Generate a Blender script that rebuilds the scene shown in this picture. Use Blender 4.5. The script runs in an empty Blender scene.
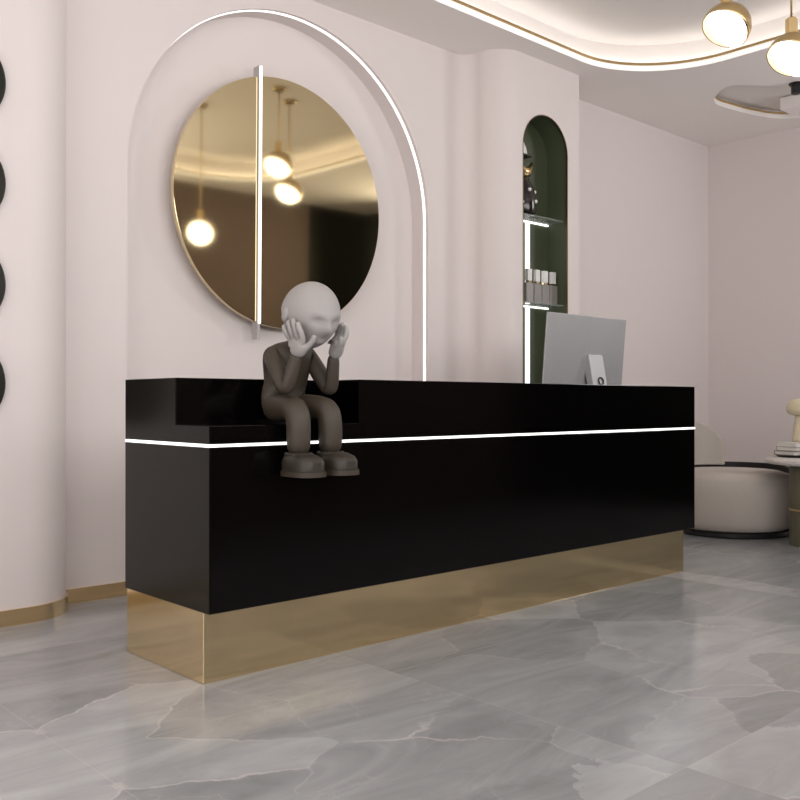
import bpy, bmesh, math, random
from mathutils import Vector, Matrix
from mathutils.geometry import tessellate_polygon
random.seed(4)
PI = math.pi
S = bpy.context.scene
C = S.collection

# ---------------------------------------------------------------- camera
CAM = Vector((-1.678, -2.805, 1.0))
cd = bpy.data.cameras.new('camera'); cam = bpy.data.objects.new('camera', cd); C.objects.link(cam)
cd.sensor_width = 36; cd.lens = 36 * 917 / 800; cd.clip_start = .02
cam.location = CAM
fwd = Vector((.677, .7366, 0.0022))
cam.rotation_euler = fwd.to_track_quat('-Z', 'Y').to_euler()
S.camera = cam
# ---------------------------------------------------------------- world, lights, exposure
w = bpy.data.worlds.new('world'); S.world = w; w.use_nodes = True
w.node_tree.nodes['Background'].inputs[0].default_value = (.9, .92, 1, 1)
w.node_tree.nodes['Background'].inputs[1].default_value = .3
S.view_settings.view_transform = 'Standard'; S.view_settings.look = 'None'
S.view_settings.gamma = 1; S.view_settings.use_curve_mapping = False
S.view_settings.exposure = 0.1

XR_ = 6.41
def area(name, loc, tgt, sx, sy, power, col=(1, 1, 1)):
    l = bpy.data.lights.new(name, 'AREA'); l.shape = 'RECTANGLE'; l.size = sx; l.size_y = sy
    l.energy = power; l.color = col
    o = bpy.data.objects.new(name, l); C.objects.link(o); o.location = loc
    o.rotation_euler = (Vector(tgt) - Vector(loc)).to_track_quat('-Z', 'Y').to_euler()
    return o
area('left_fill', (-3.32, -1.0, 1.45), (3, 0.2, 1.1), 3.2, 2.3, 54, (1, .985, .975))  # added unseen area light for the brighter left side; no window modelled
area('right_fill', (XR_ - .02, -1.68, 2.7), (3.0, -.2, 2.5), 1.2, 1.2, 62, (1, .99, .985))  # added fill for the dim right side, set clear of the mirror's view
area('front_fill', (.25, -3.18, 2.40), (.25, 2, 4.3), 6.0, 1.7, 158, (1, .985, .975))  # added broad fill behind the camera, tipped up to lift the ceiling

# ---------------------------------------------------------------- materials
def lin(r, g, b):
    f = lambda c: (c / 255 / 12.92) if c / 255 <= .04045 else ((c / 255 + .055) / 1.055) ** 2.4
    return (f(r), f(g), f(b), 1)
def mat(name, col, rough=.5, metal=0, bump=0, bscale=60, var=.03, vscale=3, coat=0, spec=.5, emit=0, trans=0, alpha=1):
    m = bpy.data.materials.new(name); m.use_nodes = True
    n = m.node_tree.nodes; L = m.node_tree.links; b = n['Principled BSDF']
    b.inputs['Roughness'].default_value = rough; b.inputs['Metallic'].default_value = metal
    b.inputs['Coat Weight'].default_value = coat; b.inputs['Specular IOR Level'].default_value = spec
    b.inputs['Transmission Weight'].default_value = trans; b.inputs['Alpha'].default_value = alpha
    tc = n.new('ShaderNodeTexCoord'); nz = n.new('ShaderNodeTexNoise'); nz.inputs['Scale'].default_value = vscale
    nz.inputs['Detail'].default_value = 4
    L.new(tc.outputs['Object'], nz.inputs['Vector'])
    mx = n.new('ShaderNodeMix'); mx.data_type = 'RGBA'
    L.new(nz.outputs['Fac'], mx.inputs['Factor'])
    mx.inputs['A'].default_value = tuple(min(1, c * (1 - var)) for c in col[:3]) + (1,)
    mx.inputs['B'].default_value = tuple(min(1, c * (1 + var)) for c in col[:3]) + (1,)
    L.new(mx.outputs['Result'], b.inputs['Base Color'])
    if emit:
        b.inputs['Emission Color'].default_value = col; b.inputs['Emission Strength'].default_value = emit
    if bump:
        n2 = n.new('ShaderNodeTexNoise'); n2.inputs['Scale'].default_value = bscale; n2.inputs['Detail'].default_value = 5
        L.new(tc.outputs['Object'], n2.inputs['Vector'])
        bp = n.new('ShaderNodeBump'); bp.inputs['Strength'].default_value = bump; bp.inputs['Distance'].default_value = .002
        L.new(n2.outputs['Fac'], bp.inputs['Height']); L.new(bp.outputs['Normal'], b.inputs['Normal'])
    return m
M = {}
M['plaster'] = mat('pink_plaster', lin(229, 220, 218), .75, bump=.05, var=.012, vscale=1.2)
M['ceil'] = mat('ceiling_paint', lin(246, 240, 237), .8, bump=.04, var=.01)
M['tray'] = mat('tray_paint', lin(226, 220, 216), .8, bump=.04, var=.01)
M['green'] = mat('dark_green_paint', lin(72, 80, 58), .55, var=.06)
M['taupe'] = mat('taupe_panel', lin(120, 104, 96), .7, var=.06)
M['darkgreen'] = mat('blackish_green_panel', lin(28, 30, 22), .45, var=.08, spec=.25)
M['black'] = mat('black_lacquer', lin(5, 4, 4), .12, coat=.0, var=.05, spec=.25)
M['blacks'] = mat('satin_black_side', lin(20, 18, 12), .22, var=.06, spec=.2)
M['gold'] = mat('brushed_brass', (.80, .64, .39, 1), .12, metal=1, var=.06, vscale=2)
M['mirror'] = mat('gold_mirror', (.75, .63, .39, 1), .05, metal=1, var=.02)
M['brass'] = mat('brass', (.66, .49, .25, 1), .28, metal=1, var=.05, vscale=8)
M['dbrass'] = mat('dark_brass', (.16, .12, .06, 1), .4, metal=1, var=.05)
M['led'] = mat('led_strip', (1, .99, .97, 1), .5, emit=1.6)
M['led2'] = mat('led_soft', (1, .98, .96, 1), .5, emit=1.3)
M['cove'] = mat('cove_led', (1, .98, .95, 1), .5, emit=3.2)
M['lipled'] = mat('lip_led', (1, .98, .96, 1), .5, emit=.4)
M['globe'] = mat('lamp_globe', (1, .985, .96, 1), .4, emit=3)
M['alu'] = mat('brushed_aluminium', lin(170, 169, 170), .5, metal=.4, var=.02, bump=.03)
M['rail'] = mat('grey_rail', lin(185, 180, 180), .4, metal=.3)
M['dark'] = mat('dark_plastic', lin(18, 18, 18), .4)
M['sbrown'] = mat('statue_brown', lin(62, 54, 43), .55, bump=.08, bscale=90, var=.06, vscale=12)
M['sdark'] = mat('statue_dark_brown', lin(48, 42, 33), .5, bump=.08, bscale=90, var=.06, vscale=12)
M['sgrey'] = mat('statue_pale_grey', lin(160, 156, 154), .6, bump=.06, bscale=90, var=.04, vscale=12)
M['fabric'] = mat('boucle_fabric', lin(188, 180, 172), .95, bump=.5, bscale=220, var=.08, vscale=90)
M['leg'] = mat('table_leg_green', lin(90, 86, 66), .45, bump=.1, var=.08)
M['slab'] = mat('pale_stone', lin(205, 198, 194), .35, var=.05, vscale=6)
M['cream'] = mat('cream_ceramic', lin(214, 202, 172), .5, bump=.2, bscale=70, var=.12, vscale=35)
M['white'] = mat('white_ceramic', lin(236, 234, 232), .35)
M['paper'] = mat('page_edges', lin(225, 220, 212), .8, var=.06, vscale=80)
M['bookA'] = mat('book_grey', lin(168, 162, 160), .5)
M['bookB'] = mat('book_white', lin(222, 218, 214), .5)
M['bookC'] = mat('book_taupe', lin(140, 132, 126), .5)
M['jar'] = mat('grey_glass_jar', lin(160, 155, 152), .25, trans=.25)
M['shelf'] = mat('shelf_white', lin(235, 235, 232), .25)
M['glass'] = mat('clear_glass', (.55, .60, .55, 1), .35, trans=0, alpha=.25, spec=.2)
M['orn'] = mat('glossy_black_brown', lin(28, 22, 20), .2, coat=.3)

def floor_mat():
    m = bpy.data.materials.new('grey_marble'); m.use_nodes = True
    n = m.node_tree.nodes; L = m.node_tree.links; b = n['Principled BSDF']
    def N(t, **k):
        x = n.new(t)
        for a, v in k.items():
            if hasattr(x, a): setattr(x, a, v)
        return x
    tc = N('ShaderNodeTexCoord'); P = tc.outputs['Object']
    sep = N('ShaderNodeSeparateXYZ'); L.new(P, sep.inputs[0])
    def mth(op, a, c=None, d=None):
        x = N('ShaderNodeMath'); x.operation = op
        for i, v in enumerate((a, c, d)):
            if v is None: continue
            if isinstance(v, (int, float)): x.inputs[i].default_value = v
            else: L.new(v, x.inputs[i])
        return x.outputs[0]
    T = 1.2
    ux = mth('DIVIDE', mth('SUBTRACT', sep.outputs[0], .60), T)
    uy = mth('DIVIDE', mth('ADD', sep.outputs[1], 1.485), T)
    ix = mth('FLOOR', ux); iy = mth('FLOOR', uy)
    fx = mth('SUBTRACT', ux, ix); fy = mth('SUBTRACT', uy, iy)
    # book-matched slabs: neighbours mirror one another
    mxx = mth('PINGPONG', ux, 1.0); myy = mth('PINGPONG', uy, 1.0)
    cid = mth('ADD', mth('MULTIPLY', mth('FLOOR', mth('DIVIDE', ux, 2)), 3.7), mth('MULTIPLY', mth('FLOOR', mth('DIVIDE', uy, 2)), 5.3))
    cmb = N('ShaderNodeCombineXYZ'); L.new(mxx, cmb.inputs[0]); L.new(myy, cmb.inputs[1]); L.new(cid, cmb.inputs[2])
    # rotate + stretch for directional streaks
    mp = N('ShaderNodeMapping'); L.new(cmb.outputs[0], mp.inputs[0])
    mp.inputs['Rotation'].default_value = (0, 0, .75); mp.inputs['Scale'].default_value = (1, 3.2, 1)
    def noise(vec, sc, det, dist=0, rough=.55):
        x = N('ShaderNodeTexNoise'); L.new(vec, x.inputs['Vector']); x.inputs['Scale'].default_value = sc
        x.inputs['Detail'].default_value = det; x.inputs['Distortion'].default_value = dist; x.inputs['Roughness'].default_value = rough
        return x
    warp = noise(cmb.outputs[0], 1.3, 7, .3, .58)
    wv = N('ShaderNodeVectorMath'); wv.operation = 'SCALE'; L.new(warp.outputs['Color'], wv.inputs[0]); wv.inputs['Scale'].default_value = .45
    wa = N('ShaderNodeVectorMath'); wa.operation = 'ADD'; L.new(cmb.outputs[0], wa.inputs[0]); L.new(wv.outputs[0], wa.inputs[1])
    streak = noise(mp.outputs[0], 1.5, 9, 1.2, .6)
    vor = N('ShaderNodeTexVoronoi'); vor.feature = 'F1'; vor.inputs['Scale'].default_value = 1.5; L.new(wa.outputs[0], vor.inputs['Vector'])
    vsep = N('ShaderNodeSeparateColor'); L.new(vor.outputs['Color'], vsep.inputs[0])
    edge = N('ShaderNodeTexVoronoi'); edge.feature = 'DISTANCE_TO_EDGE'; edge.inputs['Scale'].default_value = 1.5; L.new(wa.outputs[0], edge.inputs['Vector'])
    base = mth('ADD', mth('MULTIPLY', streak.outputs['Fac'], .75), mth('MULTIPLY', vsep.outputs[0], .22))
    cr = N('ShaderNodeValToRGB'); L.new(base, cr.inputs[0])
    e = cr.color_ramp.elements; e[0].position = .25; e[0].color = lin(134, 135, 136); e[1].position = .85; e[1].color = lin(196, 197, 198)
    x = e.new(.5); x.color = lin(165, 166, 167)
    # veins
    vm = mth('LESS_THAN', edge.outputs['Distance'], .012)
    fade = noise(cmb.outputs[0], 2.3, 3)
    vf = N('ShaderNodeMapRange'); L.new(edge.outputs['Distance'], vf.inputs[0]); vf.inputs[1].default_value = 0; vf.inputs[2].default_value = .011; vf.inputs[3].default_value = 1; vf.inputs[4].default_value = 0
    ff = N('ShaderNodeMapRange'); L.new(fade.outputs['Fac'], ff.inputs[0]); ff.inputs[1].default_value = .42; ff.inputs[2].default_value = .68; ff.inputs[3].default_value = 0; ff.inputs[4].default_value = .7
    vein = mth('MULTIPLY', vf.outputs[0], ff.outputs[0])
    m1 = N('ShaderNodeMix'); m1.data_type = 'RGBA'; L.new(vein, m1.inputs['Factor']); L.new(cr.outputs[0], m1.inputs['A']); m1.inputs['B'].default_value = lin(214, 205, 202)
    # second finer veins
    w2 = N('ShaderNodeVectorMath'); w2.operation = 'ADD'; L.new(mp.outputs[0], w2.inputs[0]); L.new(wv.outputs[0], w2.inputs[1])
    e2 = N('ShaderNodeTexVoronoi'); e2.feature = 'DISTANCE_TO_EDGE'; e2.inputs['Scale'].default_value = 2.6; L.new(w2.outputs[0], e2.inputs['Vector'])
    v2 = N('ShaderNodeMapRange'); L.new(e2.outputs['Distance'], v2.inputs[0]); v2.inputs[1].default_value = 0; v2.inputs[2].default_value = .008; v2.inputs[3].default_value = .3; v2.inputs[4].default_value = 0
    v2f = mth('MULTIPLY', v2.outputs[0], warp.outputs['Fac'])
    m2 = N('ShaderNodeMix'); m2.data_type = 'RGBA'; L.new(v2f, m2.inputs['Factor']); L.new(m1.outputs['Result'], m2.inputs['A']); m2.inputs['B'].default_value = lin(205, 198, 196)
    # joints
    jx = mth('MINIMUM', fx, mth('SUBTRACT', 1.0, fx)); jy = mth('MINIMUM', fy, mth('SUBTRACT', 1.0, fy))
    j = mth('LESS_THAN', mth('MINIMUM', jx, jy), .0022)
    jj = mth('MULTIPLY', j, .22)
    m3 = N('ShaderNodeMix'); m3.data_type = 'RGBA'; L.new(jj, m3.inputs['Factor']); L.new(m2.outputs['Result'], m3.inputs['A']); m3.inputs['B'].default_value = lin(200, 194, 192)
    L.new(m3.outputs['Result'], b.inputs['Base Color'])
    b.inputs['Roughness'].default_value = .16; b.inputs['Specular IOR Level'].default_value = .5
    return m
M['floor'] = floor_mat()

# ---------------------------------------------------------------- helpers
def link(name, bm, m, parent=None, smooth=False, bevel=0, seg=3, loc=(0, 0, 0), rot=(0, 0, 0), auto=False):
    bmesh.ops.recalc_face_normals(bm, faces=bm.faces)
    me = bpy.data.meshes.new(name); bm.to_mesh(me); bm.free()
    me.materials.append(M[m] if isinstance(m, str) else m)
    if smooth or auto:
        for p in me.polygons: p.use_smooth = True
    if auto:
        me.set_sharp_from_angle(angle=math.radians(35))
    o = bpy.data.objects.new(name, me); C.objects.link(o)
    o.location = loc; o.rotation_euler = rot
    if parent: o.parent = parent
    if bevel:
        b = o.modifiers.new('bevel', 'BEVEL'); b.width = bevel; b.segments = seg; b.limit_method = 'ANGLE'; b.angle_limit = math.radians(40)
    return o
def struct(o): o['kind'] = 'structure'; return o
def tag(o, label, cat, group=None):
    o['label'] = label; o['category'] = cat
    if group: o['group'] = group
    return o
def thing(name, label, cat, loc=(0, 0, 0), rotz=0, group=None):
    o = bpy.data.objects.new(name, None); C.objects.link(o); o.location = loc; o.rotation_euler = (0, 0, rotz)
    o.empty_display_size = .05
    return tag(o, label, cat, group)
def box(bm, x0, x1, y0, y1, z0, z1):
    v = [bm.verts.new(p) for p in ((x0, y0, z0), (x1, y0, z0), (x1, y1, z0), (x0, y1, z0), (x0, y0, z1), (x1, y0, z1), (x1, y1, z1), (x0, y1, z1))]
    for f in ((3, 2, 1, 0), (4, 5, 6, 7), (0, 1, 5, 4), (1, 2, 6, 5), (2, 3, 7, 6), (3, 0, 4, 7)): bm.faces.new([v[i] for i in f])
def B(*boxes):
    bm = bmesh.new()
    for b in boxes: box(bm, *b)
    return bm
def lathe(bm, prof, n=48, cx=0, cy=0, cap=True):
    rings = []
    for r, z in prof:
        rings.append([bm.verts.new((cx + r * math.cos(2 * PI * i / n), cy + r * math.sin(2 * PI * i / n), z)) for i in range(n)])
    for a, b in zip(rings, rings[1:]):
        for i in range(n): bm.faces.new((a[i], a[(i + 1) % n], b[(i + 1) % n], b[i]))
    if cap:
        bm.faces.new(rings[0][::-1]); bm.faces.new(rings[-1])
def L_(prof, n=48, **k):
    bm = bmesh.new(); lathe(bm, prof, n, **k); return bm
def prism(bm, pts, z0, z1):      # closed outline pts in xy
    a = [bm.verts.new((x, y, z0)) for x, y in pts]; b = [bm.verts.new((x, y, z1)) for x, y in pts]
    n = len(pts)
    bm.faces.new(a[::-1]); bm.faces.new(b)
    for i in range(n): bm.faces.new((a[i], a[(i + 1) % n], b[(i + 1) % n], b[i]))
def filled(bm, loops, f):        # planar polygon with holes; f maps 2D to 3D
    pts = [p for l in loops for p in l]
    vs = [bm.verts.new(f(*p)) for p in pts]
    for t in tessellate_polygon([[Vector((p[0], p[1], 0)) for p in l] for l in loops]):
        try: bm.faces.new([vs[i] for i in t])
        except ValueError: pass
def strip(bm, pts, f0, f1, closed=False):   # ruled strip between f0(p), f1(p)
    a = [bm.verts.new(f0(p)) for p in pts]; b = [bm.verts.new(f1(p)) for p in pts]
    n = len(pts)
    for i in range(n if closed else n - 1): bm.faces.new((a[i], a[(i + 1) % n], b[(i + 1) % n], b[i]))
def offset(pts, d, closed=False):   # offset polyline to its left by d
    out = []; n = len(pts)
    for i in range(n):
        p = Vector(pts[i]); a = Vector(pts[(i - 1) % n] if closed or i > 0 else pts[i]); b = Vector(pts[(i + 1) % n] if closed or i < n - 1 else pts[i])
        t = (b - a)
        if t.length < 1e-9: out.append(tuple(p)); continue
        t.normalize(); nrm = Vector((-t.y, t.x))
        e = (p - a) if (p - a).length > 1e-9 else (b - p)
        e.normalize(); ne = Vector((-e.y, e.x)); c = max(.3, nrm.dot(ne))
        out.append(tuple(p + nrm * d / c))
    return out
def arc(cx, cy, r, a0, a1, n=14):
    return [(cx + r * math.cos(math.radians(a0 + (a1 - a0) * i / n)), cy + r * math.sin(math.radians(a0 + (a1 - a0) * i / n))) for i in range(n + 1)]
def tube(bm, pts, r, n=12, cap=True, closed=False):
    pts = [Vector(p) for p in pts]; rings = []; N = len(pts); up = Vector((0, 0, 1))
    prev = None
    for i, p in enumerate(pts):
        t = (pts[(i + 1) % N] - pts[i - 1]) if closed else (pts[min(i + 1, N - 1)] - pts[max(i - 1, 0)])
        t.normalize()
        if prev is None: a = t.cross(up if abs(t.z) < .9 else Vector((1, 0, 0))).normalized()
        else: a = (prev - t * prev.dot(t)).normalized()
        prev = a; b = t.cross(a); rr = r[i] if isinstance(r, (list, tuple)) else r
        rings.append([bm.verts.new(p + (a * math.cos(2 * PI * k / n) + b * math.sin(2 * PI * k / n)) * rr) for k in range(n)])
    for i in range(N if closed else N - 1):
        A, Bq = rings[i], rings[(i + 1) % N]
        for k in range(n): bm.faces.new((A[k], A[(k + 1) % n], Bq[(k + 1) % n], Bq[k]))
    if cap and not closed: bm.faces.new(rings[0][::-1]); bm.faces.new(rings[-1])
def skin(name, verts, edges, radii, m, parent, sub=2, root=0):
    me = bpy.data.meshes.new(name); me.from_pydata([tuple(v) for v in verts], edges, [])
    o = bpy.data.objects.new(name, me); C.objects.link(o); o.parent = parent
    me.materials.append(M[m])
    s = o.modifiers.new('skin', 'SKIN'); s.use_smooth_shade = True
    if not me.skin_vertices: me.attributes  # layer is made by the modifier
    sv = me.skin_vertices
    if len(sv) == 0:
        bm = bmesh.new(); bm.from_mesh(me); bm.verts.layers.skin.verify(); bm.to_mesh(me); bm.free(); sv = me.skin_vertices
    for i, r in enumerate(radii):
        sv[0].data[i].radius = (r, r) if not isinstance(r, tuple) else r
        sv[0].data[i].use_root = (i == root)
    ss = o.modifiers.new('sub', 'SUBSURF'); ss.levels = sub; ss.render_levels = sub
    # bake the evaluated shape into a plain mesh
    dg = bpy.context.evaluated_depsgraph_get(); ev = o.evaluated_get(dg)
    nm = bpy.data.meshes.new_from_object(ev); o.modifiers.clear(); o.data = nm; nm.name = name
    for p in nm.polygons: p.use_smooth = True
    if not nm.materials: nm.materials.append(M[m])
    return o

H = 3.44; WY = 1.656; XR = 6.43; XL = -3.45; YF = -3.3
# ---------------------------------------------------------------- floor
struct(link('floor', B((XL - .1, XR + .1, YF - .1, WY + .25, -.12, 0)), 'floor'))

# ---------------------------------------------------------------- back wall with the lit arch
AX, AR, AZ, AD = 1.59, 1.09, 2.225, .158
arch = [(AX - AR, 0), (AX - AR, AZ)] + [(AX - AR * math.cos(PI * i / 64), AZ + AR * math.sin(PI * i / 64)) for i in range(1, 64)] + [(AX + AR, AZ), (AX + AR, 0)]
bm = bmesh.new()
filled(bm, [[(.0, 0), *arch, (3.1, 0), (3.1, H), (.0, H)]], lambda x, z: (x, WY, z))
filled(bm, [arch], lambda x, z: (x, WY + AD, z))
strip(bm, arch, lambda p: (p[0], WY, p[1]), lambda p: (p[0], WY + AD, p[1]))
filled(bm, [[(3.8, 0), (XR, 0), (XR, H), (3.8, H)]], lambda x, z: (x, WY, z))
struct(link('wall_back', bm, 'plaster', auto=True))
# LED line set in the arch reveal
bm = bmesh.new()
ins = [(AX + (x - AX) * 1, z) for x, z in arch[1:-1]]
inner = [(AX - (AR - .004) * math.cos(PI * i / 64), AZ + (AR - .004) * math.sin(PI * i / 64)) for i in range(65)]
led = [(AX - AR + .004, .02)] + inner + [(AX + AR - .004, .02)]
y0, y1 = WY + .024, WY + .042
outer = [(AX - AR, .02)] + [(AX - AR * math.cos(PI * i / 64), AZ + AR * math.sin(PI * i / 64)) for i in range(65)] + [(AX + AR, .02)]
strip(bm, led, lambda p: (p[0], y0, p[1]), lambda p: (p[0], y1, p[1]))
strip(bm, list(range(len(led))), lambda i: (outer[i][0], y0, outer[i][1]), lambda i: (led[i][0], y0, led[i][1]))
strip(bm, list(range(len(led))), lambda i: (outer[i][0], y1, outer[i][1]), lambda i: (led[i][0], y1, led[i][1]))
struct(link('trim_1', bm, 'led2', smooth=False))

# left pier with a rounded corner
pl = [(XL, 1.395), (-.10, 1.395)] + arc(-.10, 1.645, .25, -90, 0, 20) + [(.15, WY)]
bm = bmesh.new(); strip(bm, pl, lambda p: (p[0], p[1], 0), lambda p: (p[0], p[1], H))
struct(link('wall_left_pier', bm, 'plaster', auto=True))

# right pier with the green niche
NX0, NX1, NY, ND = 3.287, 3.80, 1.33, .19
NC, NR, NZ = (NX0 + NX1) / 2, (NX1 - NX0) / 2, 2.80
na = [(NX0, .3), (NX0, NZ)] + [(NC - NR * math.cos(PI * i / 32), NZ + NR * math.sin(PI * i / 32)) for i in range(1, 32)] + [(NX1, NZ), (NX1, .3)]
bm = bmesh.new()
sc = arc(2.93, WY - .12, .12, 90, 0, 12)
side = sc + arc(3.25, 1.53, .20, 180, 270, 18)
strip(bm, side, lambda p: (p[0], p[1], 0), lambda p: (p[0], p[1], H))
xs = side[-1][0]
filled(bm, [[(xs, 0), (3.94, 0), (3.94, H), (xs, H)], na], lambda x, z: (x, NY, z))
strip(bm, [(3.94, NY), (3.94, WY)], lambda p: (p[0], p[1], 0), lambda p: (p[0], p[1], H))
struct(link('wall_right_pier', bm, 'plaster', auto=True))
bm = bmesh.new()
filled(bm, [na], lambda x, z: (x, NY + ND, z))
strip(bm, na, lambda p: (p[0], NY, p[1]), lambda p: (p[0], NY + ND, p[1]), closed=True)
struct(link('wall_niche', bm, 'green', auto=True))
bm = bmesh.new()
ring_o = na; ring_i = [(NC + (x - NC) * .975, (z if z < NZ else NZ + (z - NZ) * .975)) for x, z in na]
strip(bm, list(range(len(na))), lambda i: (ring_o[i][0], NY - .002, ring_o[i][1]), lambda i: (ring_i[i][0], NY - .002, ring_i[i][1]))
strip(bm, list(range(len(na))), lambda i: (ring_i[i][0], NY - .002, ring_i[i][1]), lambda i: (ring_i[i][0], NY + .012, ring_i[i][1]))
struct(link('trim_2', bm, 'dbrass', auto=True))

# other walls
struct(link('wall_right', B((XR, XR + .1, -1.0, WY + .1, 0, H)), 'plaster'))
struct(link('wall_right_panelled', B((XR, XR + .1, YF, -1.0, 0, H)), 'darkgreen'))
struct(link('wall_left', B((XL - .1, XL, YF - .1, 1.4, 0, H)), 'plaster'))
struct(link('wall_front', B((XL, 5.45, YF - .1, YF, 0, H)), 'taupe'))
struct(link('wall_front_panelled', B((5.45, XR + .1, YF - .1, YF, 0, H)), 'darkgreen'))

# ---------------------------------------------------------------- ceiling with two recessed coves
tr = arc(3.72, .41, .74, 90, 0, 20) + arc(3.60, -2.1, .86, 0, -90, 14) + arc(.9, -2.1, .86, -90, -180, 14) + arc(.9, .29, .86, 180, 90, 14)
tr = tr[::-1]      # counter-clockwise
def catmull(P, k=6):
    out = []; n = len(P)
    for i in range(n):
        p0, p1, p2, p3 = (Vector(P[(i + j) % n]) for j in (-1, 0, 1, 2))
        for s in range(k):
            t = s / k
            q = .5 * ((2 * p1) + (p2 - p0) * t + (2 * p0 - 5 * p1 + 4 * p2 - p3) * t * t + (3 * p1 - p0 - 3 * p2 + p3) * t ** 3)
            out.append((q.x, q.y))
    return out
t2 = catmull([(4.99, .66), (5.12, .87), (5.30, .965), (5.52, .95), (5.82, .89), (6.10, .76), (6.26, .42), (6.22, .0), (5.95, -.10), (5.62, .16), (5.30, .42)])
t2 = t2[::-1]
def area2(p): return sum(p[i][0] * p[(i + 1) % len(p)][1] - p[(i + 1) % len(p)][0] * p[i][1] for i in range(len(p))) / 2
if area2(tr) < 0: tr = tr[::-1]
if area2(t2) < 0: t2 = t2[::-1]
bm = bmesh.new()
rect = [(XL - .1, YF - .1), (XR + .1, YF - .1), (XR + .1, WY + .2), (XL - .1, WY + .2)]
filled(bm, [rect, tr, t2], lambda x, y: (x, y, H))
for loop, lip in ((tr, .055), (t2, .05)):
    strip(bm, loop, lambda p: (p[0], p[1], H), lambda p: (p[0], p[1], H + lip), closed=True)
struct(link('ceiling', bm, 'ceil', auto=True))
def tray(loop, lip, top, out, name, m):
    o = offset(loop, -out, closed=True); bm = bmesh.new()
    n = range(len(loop))
    strip(bm, list(n), lambda i: (*loop[i], H + lip), lambda i: (*o[i], H + lip), closed=True)
    strip(bm, list(n), lambda i: (*o[i], H + lip), lambda i: (*o[i], H + top), closed=True)
    filled(bm, [o], lambda x, y: (x, y, H + top))
    struct(link(name, bm, m, auto=True))
tray(tr, .055, .24, .13, 'ceiling_cove', 'tray')
tray(t2, .05, .075, .03, 'ceiling_cove_small', 'tray')
def rib(loop, o0, o1, z0, z1, name, m, part=None):
    a = offset(loop, o0, closed=True); b = offset(loop, o1, closed=True)
    n = list(range(len(loop))) if part is None else part; cl = part is None
    bm = bmesh.new()
    P = lambda s, z: (lambda i: (s[i][0], s[i][1], z))
    strip(bm, n, P(a, z0), P(a, z1), cl); strip(bm, n, P(b, z0), P(b, z1), cl)
    strip(bm, n, P(a, z1), P(b, z1), cl); strip(bm, n, P(a, z0), P(b, z0), cl)
    return struct(link(name, bm, m, auto=True))
rib(tr, 0.001, .010, H + .040, H + .058, 'trim_3', 'brass')
rib(tr, 0.001, .004, H + .002, H + .039, 'trim_4', 'lipled')
rib(tr, -.10, -.06, H + .06, H + .08, 'trim_5', 'cove')
rib(t2, 0.001, .010, H + .036, H + .052, 'trim_6', 'brass')
# gilded skirting
def skirt(pts, name):
    o = offset(pts, -.012); n = list(range(len(pts))); bm = bmesh.new()
    strip(bm, n, lambda i: (*o[i], 0), lambda i: (*o[i], .072)); strip(bm, n, lambda i: (*o[i], .072), lambda i: (*pts[i], .072))
    struct(link(name, bm, 'gold', auto=True))
skirt(pl[:-1], 'baseboard_left')
skirt([(.15, WY), (AX - AR, WY)], 'baseboard_back')
skirt([(3.94, WY), (XR, WY)], 'baseboard_right')
skirt([(AX + AR, WY)] + side + [(3.94, NY)], 'baseboard_pier')

# ---------------------------------------------------------------- reception desk
D = thing('reception_desk', 'long glossy black reception desk with a thin white light line and a mirror gold plinth', 'reception desk', (0, 0, 0))
X1, DY, ZB, ZS, ZT, NF, NXE, NYD = 3.26, .64, .2567, .846, 1.09, .916, .678, .238
bm = B((.002, X1, 0, DY, ZB, ZS - .006))
link('lower_body', bm, 'black', D, bevel=.002, seg=2)
bm = bmesh.new()
# upper body as one outline in plan for full height, with the low ledge in front
prism(bm, [(.002, NYD), (NXE, NYD), (NXE, 0), (X1, 0), (X1, DY), (X1 - .05, DY), (X1 - .05, .26), (.05, .26 + .04), (.05, DY), (.002, DY)], ZS + .006, ZT)
link('upper_body', bm, 'black', D, bevel=.002, seg=2)
link('ledge', B((.002, NXE - .001, 0, NYD - .001, ZS + .006, NF)), 'black', D, bevel=.002, seg=2)
link('side_panel', B((-.004, .0015, .001, DY, ZB + .001, ZS - .007)), 'blacks', D)
link('upper_side_panel', B((-.004, .0015, .001, NYD, ZS + .007, NF - .001), (-.004, .0015, NYD + .0005, DY, ZS + .007, ZT - .001)), 'blacks', D)
link('light_strip', B((-.0045, X1 + .001, -.002, .012, ZS - .0046, ZS + .0046), (-.0045, .012, .012, DY, ZS - .0046, ZS + .0046), (X1 - .012, X1 + .001, .012, DY, ZS - .0046, ZS + .0046)), 'led', D)
link('core', B((.014, X1 - .014, .013, DY - .002, ZS - .0065, ZS + .0065)), 'dark', D)
link('plinth', B((.006, 3.228, .055, .645, 0, ZB)), 'gold', D, bevel=.003)
link('worktop', B((.051, X1 - .051, .305, DY, ZS + .0066, ZS + .03)), 'blacks', D)

# ---------------------------------------------------------------- round gold mirror in two halves + light bar
MY = WY + AD - .11
MX, MZ, MR = 1.535, 2.185, .745
Mr = thing('wall_mirror', 'big round gold mirror hung in the arch above the desk', 'mirror', (MX, MY, MZ))
Mr.rotation_euler = (math.radians(.6), 0, 0)
def halfdisc(a0, a1, y0, y1, dx):
    pts = arc(0, 0, MR, a0, a1, 64); bm = bmesh.new()
    a = [bm.verts.new((x, y0, z)) for x, z in pts]; b = [bm.verts.new((x, y1, z)) for x, z in pts]
    bm.faces.new(a); bm.faces.new(b[::-1]); n = len(pts)
    for i in range(n): bm.faces.new((a[i], a[(i + 1) % n], b[(i + 1) % n], b[i]))
    return bm
link('mirror_half', halfdisc(105.6, 254.4, 0, .03, 0), 'mirror', Mr, bevel=.003, auto=True)
link('mirror_half', halfdisc(-104.4, 104.4, .0, .03, 0), 'mirror', Mr, bevel=.003, auto=True)
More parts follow.
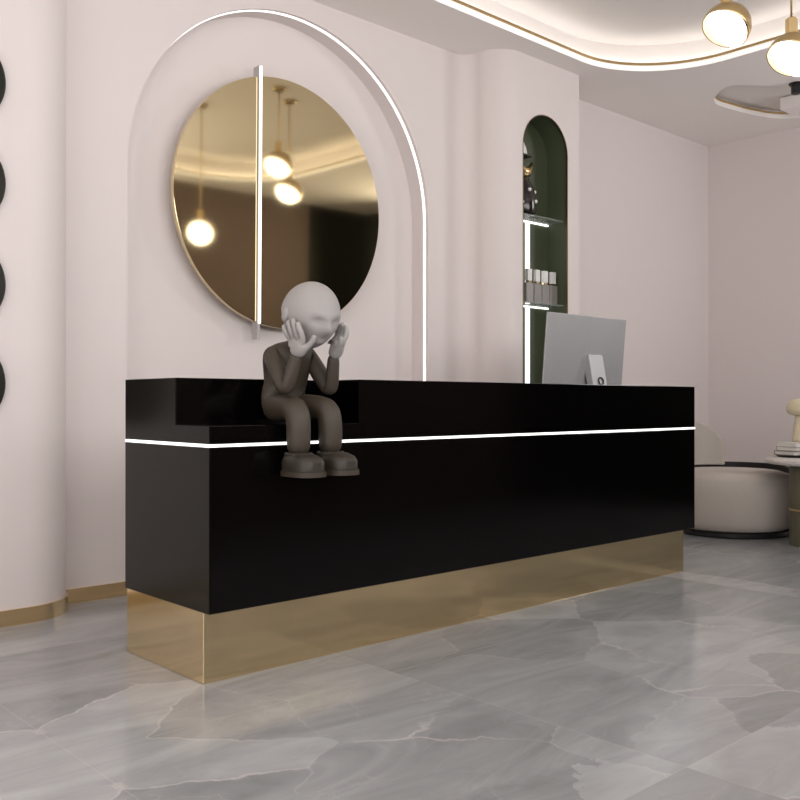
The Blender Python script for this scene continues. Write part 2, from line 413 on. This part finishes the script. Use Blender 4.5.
link('spine', B((-.201, -.183, -.010, .05, 1.368 - MZ, 2.965 - MZ)), 'rail', Mr, bevel=.002)
link('light_line', B((-.199, -.185, -.020, -.0105, 1.46 - MZ, 2.96 - MZ)), 'led2', Mr)
for z in (-.35, .35):
    link('wall_bracket', B((-.25, -.13, .031, .108, z - .03, z + .03)), 'rail', Mr)

# ---------------------------------------------------------------- dark discs on the left pier
for k, (z, lab) in enumerate(((2.413, 'dark green round wall disc, topmost of the four at the left edge'),
                     (1.968, 'dark green round wall disc, second from the top of four at the left edge'),
                     (1.519, 'dark green round wall disc, third from the top of four at the left edge'),
                     (1.083, 'dark green round wall disc, lowest of the four at the left edge'))):
    bm = L_([(.001, 0), (.19, 0), (.205, .006), (.205, .02), (.198, .028), (.15, .03), (.001, .03)], 64)
    o = link('wall_disc', bm, 'darkgreen', auto=True, loc=(-.418, 1.395, z), rot=(PI / 2, 0, 0))
    tag(o, lab, 'wall decoration', 'dark round discs down the left pier')

# ---------------------------------------------------------------- niche shelves and their things
NB = NY + ND
for z, lab in ((2.338, 'short white shelf high in the green niche, under the black ornament'), (1.716, 'white shelf in the green niche under the row of grey jars')):
    t = thing('niche_shelf', lab, 'shelf', (NC, NB, z), 0, 'shelves in the green niche')
    link('board', B((-NR + .001, NR - .001, -.15, -.001, -.010, 0)), 'glass', t)
    link('light_edge', B((-NR + .002, NR - .002, -.014, -.002, -.022, -.0105)), 'led', t)
t = thing('niche_light', 'vertical white light strip down the back of the green niche', 'light strip', (NC + .02, NB, 0))
link('diffuser', B((-.022, .022, -.008, -.0005, .3, 1.690), (-.022, .022, -.008, -.0005, 1.72, 2.312)), 'led', t)
jl = ['grey jar with pale cap in the green niche, rightmost of the row', 'grey jar with pale cap in the green niche, second from the right',
      'grey jar with pale cap in the green niche, third from the right', 'grey jar with pale cap in the green niche, leftmost, half hidden by its edge']
for k in range(4):
    t = thing('cosmetic_jar', jl[k], 'jar', (3.755 - .092 * k, NY + .105, 1.7165), 0, 'jars on the niche shelf')
    link('jar_body', B((-.041, .041, -.016, .016, 0, .145)), 'jar', t, bevel=.006)
    link('cap', B((-.024, .024, -.014, .014, .158, .245)), 'white', t, bevel=.003)
    link('collar', B((-.018, .018, -.012, .012, .1452, .1578)), 'gold', t)
t = thing('ornament', 'black ornament with white spots and a gold horned top on the upper niche shelf', 'ornament', (3.425, NY + .10, 2.3385))
link('body', L_([(.001, 0), (.075, 0), (.085, .02), (.085, .12), (.07, .18), (.04, .24), (.025, .275), (.001, .28)], 32), 'orn', t, smooth=True)
bm = bmesh.new(); tube(bm, [(-.07, 0, .40), (-.06, 0, .35), (-.02, 0, .315), (.03, 0, .315), (.07, 0, .35), (.085, 0, .39)], [.008, .022, .038, .038, .022, .008], 12)
tube(bm, [(0, 0, .276), (0, 0, .30)], [.022, .04], 16)
link('horned_top', bm, 'brass', t, smooth=True)
for (a, z) in ((-110, .17), (-70, .09), (-150, .08), (-40, .165)):
    bm = bmesh.new(); bmesh.ops.create_uvsphere(bm, u_segments=12, v_segments=8, radius=.014)
    r = .084 if z < .13 else .073
    link('spot', bm, 'white', t, smooth=True, loc=(r * math.cos(math.radians(a)), r * math.sin(math.radians(a)), z))
t = thing('wall_perch', 'small black ledge at the top of the green niche under a white cone', 'shelf', (3.40, NB, 2.768))
link('board', B((-.07, .07, -.13, -.001, -.012, 0)), 'dark', t, bevel=.002)
link('white_cone', L_([(.001, 0), (.058, 0), (.05, .05), (.03, .10), (.001, .13)], 32, cy=-.065), 'white', t, auto=True)['label'] = 'white cone'
tag(t, 'small black ledge holding a white cone at the top of the green niche', 'shelf')

# ---------------------------------------------------------------- computer monitor seen from behind
t = thing('computer', 'silver all in one computer seen from behind on the desk', 'computer', (2.77, .40, ZS + .0305))
zb = 1.505 - .50 - t.location.z
bm = bmesh.new()
prism(bm, [(-.385 + x, y) for x, y in ((0, .004), (.0, .014), (.77, .014), (.77, .004), (.70, -.006), (.385, -.022), (.07, -.006))], 0, .52)
back = link('display_back', bm, 'alu', t, bevel=.004, loc=(0, .04, zb - .02)); back.rotation_euler = (math.radians(5), 0, 0)
scr = link('screen', B((-.37, .37, .0146, .0165, .06, .51)), 'dark', back)
bm = bmesh.new()
# stand: sloping neck then a flat foot
sec = [(.030, .40), (-.022, .40), (-.095, .02), (-.095, .0), (.10, 0), (.10, .008), (-.070, .008), ]
a = [bm.verts.new((-.07, y, z)) for y, z in sec]; b = [bm.verts.new((.07, y, z)) for y, z in sec]
bm.faces.new(a); bm.faces.new(b[::-1])
for i in range(len(sec)): bm.faces.new((a[i], a[(i + 1) % len(sec)], b[(i + 1) % len(sec)], b[i]))
link('stand', bm, 'alu', t, loc=(0.035, .0, 0), bevel=.003)
bm = bmesh.new(); tube(bm, [(.022 * math.cos(2 * PI * i / 24), 0, .022 * math.sin(2 * PI * i / 24)) for i in range(24)], .004, 8, closed=True)
o = link('cable_ring', bm, 'dark', t, smooth=True, loc=(.035 + .008, -.056, .245)); o.rotation_euler = (math.radians(-11.6), 0, 0)

# ---------------------------------------------------------------- seated statue on the ledge (plain generic figure)
F = thing('seated_statue', 'brown seated statue with pale head and hands on the low ledge of the black desk', 'statue', (.408, 0, NF))
bv, be, br = [], [], []
def V(p, r): bv.append(Vector(p)); br.append(r); return len(bv) - 1
pel = V((0, .140, .078), (.085, .072)); ab = V((0, .135, .145), (.078, .065)); ch = V((0, .095, .235), (.082, .062)); nk = V((0, .045, .300), .04); n2 = V((0, .012, .350), .036)
be += [(pel, ab), (ab, ch), (ch, nk), (nk, n2)]
for s in (-1, 1):
    hip = V((s * .055, .105, .062), .058); kn = V((s * .074, -.045, .062), .052); k2 = V((s * .074, -.064, .02), .050); sh = V((s * .074, -.064, -.12), .046)
    be += [(pel, hip), (hip, kn), (kn, k2), (k2, sh)]
    so = V((s * .088, .085, .262), .040); el = V((s * .105, -.012, .135), .033); e2 = V((s * .103, -.035, .133), .031); wr = V((s * .086, -.070, .268), .024)
    be += [(ch, so), (so, el), (el, e2), (e2, wr)]
skin('body', bv, be, br, 'sbrown', F)
# head: egg-shaped cranium with brow, nose and jaw
bm = bmesh.new(); bmesh.ops.create_uvsphere(bm, u_segments=48, v_segments=32, radius=1)
for v in bm.verts:
    x, y, z = v.co
    sx = .100 - (.024 * max(0, -z)); sy = .108; sz = .118
    if z < 0: y = y * (1 - .12 * -z) - .10 * (-z)
    v.co = (x * sx, y * sy, z * sz)
    f = lambda cx, cz, w, h: math.exp(-((x - cx) / w) ** 2 - ((z - cz) / h) ** 2) if v.co.y < 0 else 0
    v.co.y -= .030 * f(0, -.18, .12, .20) + .009 * f(0, .18, .5, .10) + .006 * f(0, -.62, .3, .12)
    v.co.y += .016 * (f(.36, .02, .17, .11) + f(-.36, .02, .17, .11)) + .008 * f(0, -.52, .28, .05)
hd = link('head', bm, 'sgrey', F, smooth=True, loc=(0, -.038, .412)); hd.scale = (1.1, 1.08, 1.06); hd.rotation_euler = (math.radians(20), 0, 0); hd['label'] = 'pale grey head'
for s in (-1, 1):
    bm = bmesh.new(); bmesh.ops.create_uvsphere(bm, u_segments=16, v_segments=12, radius=1)
    for v in bm.verts: v.co = (v.co.x * .010, v.co.y * .017, v.co.z * .026)
    link('ear', bm, 'sgrey', hd, smooth=True, loc=(s * .099, .006, -.008))
# hands cupping the cheeks, five fingers each
for s in (-1, 1):
    hv, he, hr = [], [], []
    def W(p, r, pr=None):
        hv.append(Vector((s * p[0], p[1], p[2]))); hr.append(r)
        if pr is not None: he.append((pr, len(hv) - 1))
        return len(hv) - 1
    a = W((.086, -.070, .246), .026); b_ = W((.090, -.086, .285), (.018, .034), a)
    fl = (.056, .066, .062, .050)
    for q in range(4):
        fy = -.120 + .0235 * q
        k0 = W((.094, fy + .004, .312), .0125, b_)
        L1 = fl[q]; x0 = .106 + .004 * q
        k1 = W((x0, fy, .312 + L1 * .45), .0115, k0)
        k2 = W((x0 + .006, fy + .006, .312 + L1 * .85), .0105, k1)
        k3 = W((x0 + .004, fy + .014, .312 + L1 * 1.15), .0085, k2)
    t0 = W((.074, -.118, .285), .013, b_); t1 = W((.066, -.138, .306), .011, t0); t2_ = W((.062, -.146, .328), .0095, t1)
    skin('hand', hv, he, hr, 'sgrey', F)['label'] = 'pale grey hand against the cheek'
# shoes
for s in (-1, 1):
    bm = bmesh.new(); n = 40; rings = []
    prof = [(0, 1.0), (.018, 1.0), (.019, .955), (.05, .95), (.066, .86), (.078, .60), (.082, .30)]
    for z, k in prof:
        ring = []
        for i in range(n):
            a = 2 * PI * i / n; c, q = math.cos(a), math.sin(a)
            c = math.copysign(abs(c) ** .75, c); q = math.copysign(abs(q) ** .75, q)
            ring.append(bm.verts.new((c * .064 * k, (q * .092) * k - .098 + (1 - k) * .04, -.185 + z)))
        rings.append(ring)
    for A_, B_ in zip(rings, rings[1:]):
        for i in range(n): bm.faces.new((A_[i], A_[(i + 1) % n], B_[(i + 1) % n], B_[i]))
    bm.faces.new(rings[0][::-1]); bm.faces.new(rings[-1])
    sh = link('shoe', bm, 'sdark', F, auto=True, loc=(s * .078, .0, 0))
    bm = bmesh.new()
    pts = []
    for i in range(n):
        a = 2 * PI * i / n; c, q = math.cos(a), math.sin(a)
        c = math.copysign(abs(c) ** .75, c); q = math.copysign(abs(q) ** .75, q)
        pts.append((c * .0655, q * .0935 - .098))
    prism(bm, pts, -.187, -.170)
    link('sole', bm, 'sbrown', sh, auto=True)
    link('cuff', L_([(.05, -.125), (.053, -.122), (.053, -.106), (.05, -.103), (.044, -.103), (.044, -.125)], 32, cx=s * .074, cy=-.064), 'sdark', F, smooth=False, auto=True)

# ---------------------------------------------------------------- pendant lamps
def pendant(loc, label, aim):
    t = thing('pendant_lamp', label, 'pendant lamp', loc, 0, 'gold capped globe pendants')
    R_ = .128; A = Vector(aim).normalized()
    q = A.to_track_quat('Z', 'Y')            # +Z of the globe points where the lamp faces
    n = 48
    prof = [(.001, -R_ * .86)] + [(R_ * .86 * math.sin(PI * k / 24), -R_ * .86 * math.cos(PI * k / 24)) for k in range(1, 24)] + [(.001, R_ * .86)]
    # white globe: shallow front dome
    dome = [(.001, -.02), (R_ * .93, -.02)] + [(R_ * .94 * math.cos(PI / 2 * k / 14), .004 + R_ * .22 * math.sin(PI / 2 * k / 14)) for k in range(14)] + [(.001,   .004 + R_ * .22)]
    g = link('globe', L_(dome, n), 'globe', t, smooth=True); g.rotation_mode = 'QUATERNION'; g.rotation_quaternion = q
    # gold cap: a half shell tipped off the globe's axis
    q2 = (A + Vector((.462, -.887, 0)) * .38).normalized().to_track_quat('Z', 'Y')
    shell = [(R_ * math.cos(PI / 2 * k / 16), -R_ * math.sin(PI / 2 * k / 16)) for k in range(16)] + [(.001, -R_)]
    inn = [(r * .965 if r > .01 else .001, z * .965) for r, z in shell[::-1]]
    prof2 = shell[::-1] + [(R_, .012), (R_ * .965, .012)] + inn[::-1]
    c = link('cap', L_(prof2, n, cap=False), 'brass', t, smooth=True); c.rotation_mode = 'QUATERNION'; c.rotation_quaternion = q2
    k_ = link('socket', L_([(.001, -R_ * .8)] + [(R_ * .86 * math.cos(PI / 2 * k / 10), -R_ * .8 * math.sin(PI / 2 * k / 10)) for k in range(9, -1, -1)] + [(R_ * .86, -.021), (.001, -.021)], n), 'dark', t, auto=True); k_.rotation_mode = 'QUATERNION'; k_.rotation_quaternion = q
    top = H + .235 - loc[2]
    link('hub', L_([(.028, R_ * .93), (.032, R_ * .95), (.032, R_ + .075), (.028, R_ + .08)], 6), 'brass', t, bevel=.002, loc=(.0, .0, .0))
    link('rod', L_([(.006, R_ + .0805), (.006, top - .021)], 12), 'brass', t, smooth=True)
    link('ceiling_rose', L_([(.05, top - .02), (.055, top - .015), (.055, top)], 32), 'brass', t, auto=True)
    return t
toc = Vector((-.63, .44, -.72))
pendant((2.925, -.377, 3.005), 'gold capped globe pendant lamp near the top, left of the two', toc)
pendant((3.20, -.605, 2.852), 'gold capped globe pendant lamp cut by the right edge, below a brass hub', toc)
pendant((2.69, -1.27, 2.50), 'gold capped globe pendant lamp seen only as a reflection in the round mirror', (-.55, .75, -.35))

# small fixtures in the far ceiling recess
o = link('ceiling_box', B((-.12, .12, -.10, .10, 0, .10)), 'ceil', bevel=.004, loc=(5.87, .54, H - .03)); tag(o, 'pale box fitting in the far ceiling recess', 'ceiling fitting')
t = thing('spotlight', 'black spotlight at the far ceiling recess by the right edge', 'spotlight', (5.31, .31, H))
link('housing', L_([(.001, -.012), (.05, -.012), (.055, -.006), (.055, 0), (.001, 0)], 32), 'dark', t, auto=True)
link('barrel', L_([(.001, -.08), (.03, -.08), (.038, -.075), (.038, -.0125), (.001, -.0125)], 32), 'dark', t, auto=True)

# ---------------------------------------------------------------- lounge chair
CX, CY, CR = 5.0, .69, .455
t = thing('lounge_chair', 'round beige padded lounge chair with a black shell beyond the right end of the desk', 'chair', (CX, CY, 0))
link('base', L_([(.001, 0), (CR - .04, 0), (CR - .02, .012), (CR - .02, .04), (.001, .04)], 64), 'dark', t, auto=True)
seat = [(.001, .0405), (CR - .06, .0405), (CR - .02, .055), (CR + .0, .10), (CR + .015, .20), (CR + .015, .33), (CR - .0, .42), (CR - .03, .455), (CR - .10, .475), (CR - .25, .485), (.001, .487)]
link('seat_cushion', L_(seat, 72), 'fabric', t, smooth=True)
def shell_mesh(r0, r1, a0, a1, z0f, z1f, n=40):
    bm = bmesh.new(); R = []
    for i in range(n + 1):
        u = i / n; a = math.radians(a0 + (a1 - a0) * u); z0, z1 = z0f(u), z1f(u)
        R.append([bm.verts.new((r * math.cos(a), r * math.sin(a), z)) for r, z in ((r0, z0), (r1, z0), (r1 + .01, (z0 + z1) / 2), (r1, z1), (r0, z1))])
    for p, q in zip(R, R[1:]):
        for k in range(5): bm.faces.new((p[k], p[(k + 1) % 5], q[(k + 1) % 5], q[k]))
    bm.faces.new(R[0][::-1]); bm.faces.new(R[-1]); return bm
sm = lambda u: max(0, min(1, u)) ** 2 * (3 - 2 * max(0, min(1, u)))
link('shell', shell_mesh(CR + .02, CR + .05, -70, 128, lambda u: .02, lambda u: .455 + .055 * sm(u / .3)), 'dark', t, bevel=.006, auto=True)
link('backrest', shell_mesh(CR - .11, CR + .010, 34, 128, lambda u: .489, lambda u:   .60 + .25 * math.sin(PI * u) ** .45), 'fabric', t, bevel=.03, seg=4, auto=True)

# ---------------------------------------------------------------- side table and its things
TX, TY = 5.02, -.15
t = thing('coffee_table', 'pale stone topped table on ribbed green cylinder legs at the right edge', 'table', (TX, TY, 0))
link('tabletop', L_([(.001, .560), (.50, .560), (.515, .567), (.52, .58), (.515, .593), (.50, .60), (.001, .60)], 96), 'slab', t, auto=True)
def flute(cx, cy):
    bm = bmesh.new(); n = 96; rings = []
    for z, k in ((0, .97), (.01, 1), (.243, 1), (.246, .97), (.256, .97), (.259, 1), (.55, 1), (.5595, .97)):
        rings.append([bm.verts.new((cx + (.13 * k + .0012 * math.cos(24 * 2 * PI * i / n)) * math.cos(2 * PI * i / n), cy + (.13 * k + .0012 * math.cos(24 * 2 * PI * i / n)) * math.sin(2 * PI * i / n), z)) for i in range(n)])
    for a, b in zip(rings, rings[1:]):
        for i in range(n): bm.faces.new((a[i], a[(i + 1) % n], b[(i + 1) % n], b[i]))
    bm.faces.new(rings[0][::-1]); bm.faces.new(rings[-1]); return bm
for cx, cy in ((-.27, .12), (.24, -.12)):
    lg = link('leg', flute(cx, cy), 'leg', t, auto=True)
    link('brass_ring', L_([(.130, .2445), (.136, .2445), (.136, .2575), (.130, .2575)], 64, cx=cx, cy=cy, cap=False), 'brass', lg, auto=True)
o = link('serving_tray', L_([(.001, 0), (.14, 0), (.16, .014), (.152, .014), (.138, .005), (.001, .005)], 48), 'dark', auto=True, loc=(4.985, .15, .6005)); tag(o, 'thin dark tray under the books on the stone table', 'tray')
zz = .6155
for i, (mname, lab, r, sx, sy) in enumerate((('bookC', 'grey brown book at the bottom of the stack on the stone table', .55, .13, .095),
                                 ('bookA', 'grey book in the middle of the stack on the stone table', .62, .12, .09),
                                 ('bookB', 'white book on top of the stack, under the cream ornament', .58, .115, .088))):
    b = thing('book', lab, 'book', (5.0, .165, zz), r - .9, 'books stacked on the stone table')
    hgt = .030
    link('cover', B((-sx, sx, -sy, sy, 0, .004), (-sx, sx, -sy, sy, hgt - .004, hgt), (-sx, sx, sy - .004, sy, .004, hgt - .004)), mname, b)
    link('pages', B((-sx + .005, sx - .005, -sy + .004, sy - .0045, .0041, hgt - .0041)), 'paper', b)
    zz += hgt + .0005
b = thing('mushroom_ornament', 'cream mushroom shaped ornament on the stack of books', 'ornament', (5.025, .155, zz))
link('stem', L_([(.001, 0), (.05, 0), (.055, .02), (.048, .09), (.038, .17), (.034, .21), (.001, .212)], 40), 'cream', b, smooth=True)
link('cap', L_([(.001, .198), (.06, .196), (.088, .21), (.100, .245), (.088, .285), (.05, .312), (.001, .32)], 48, ), 'cream', b, smooth=True)
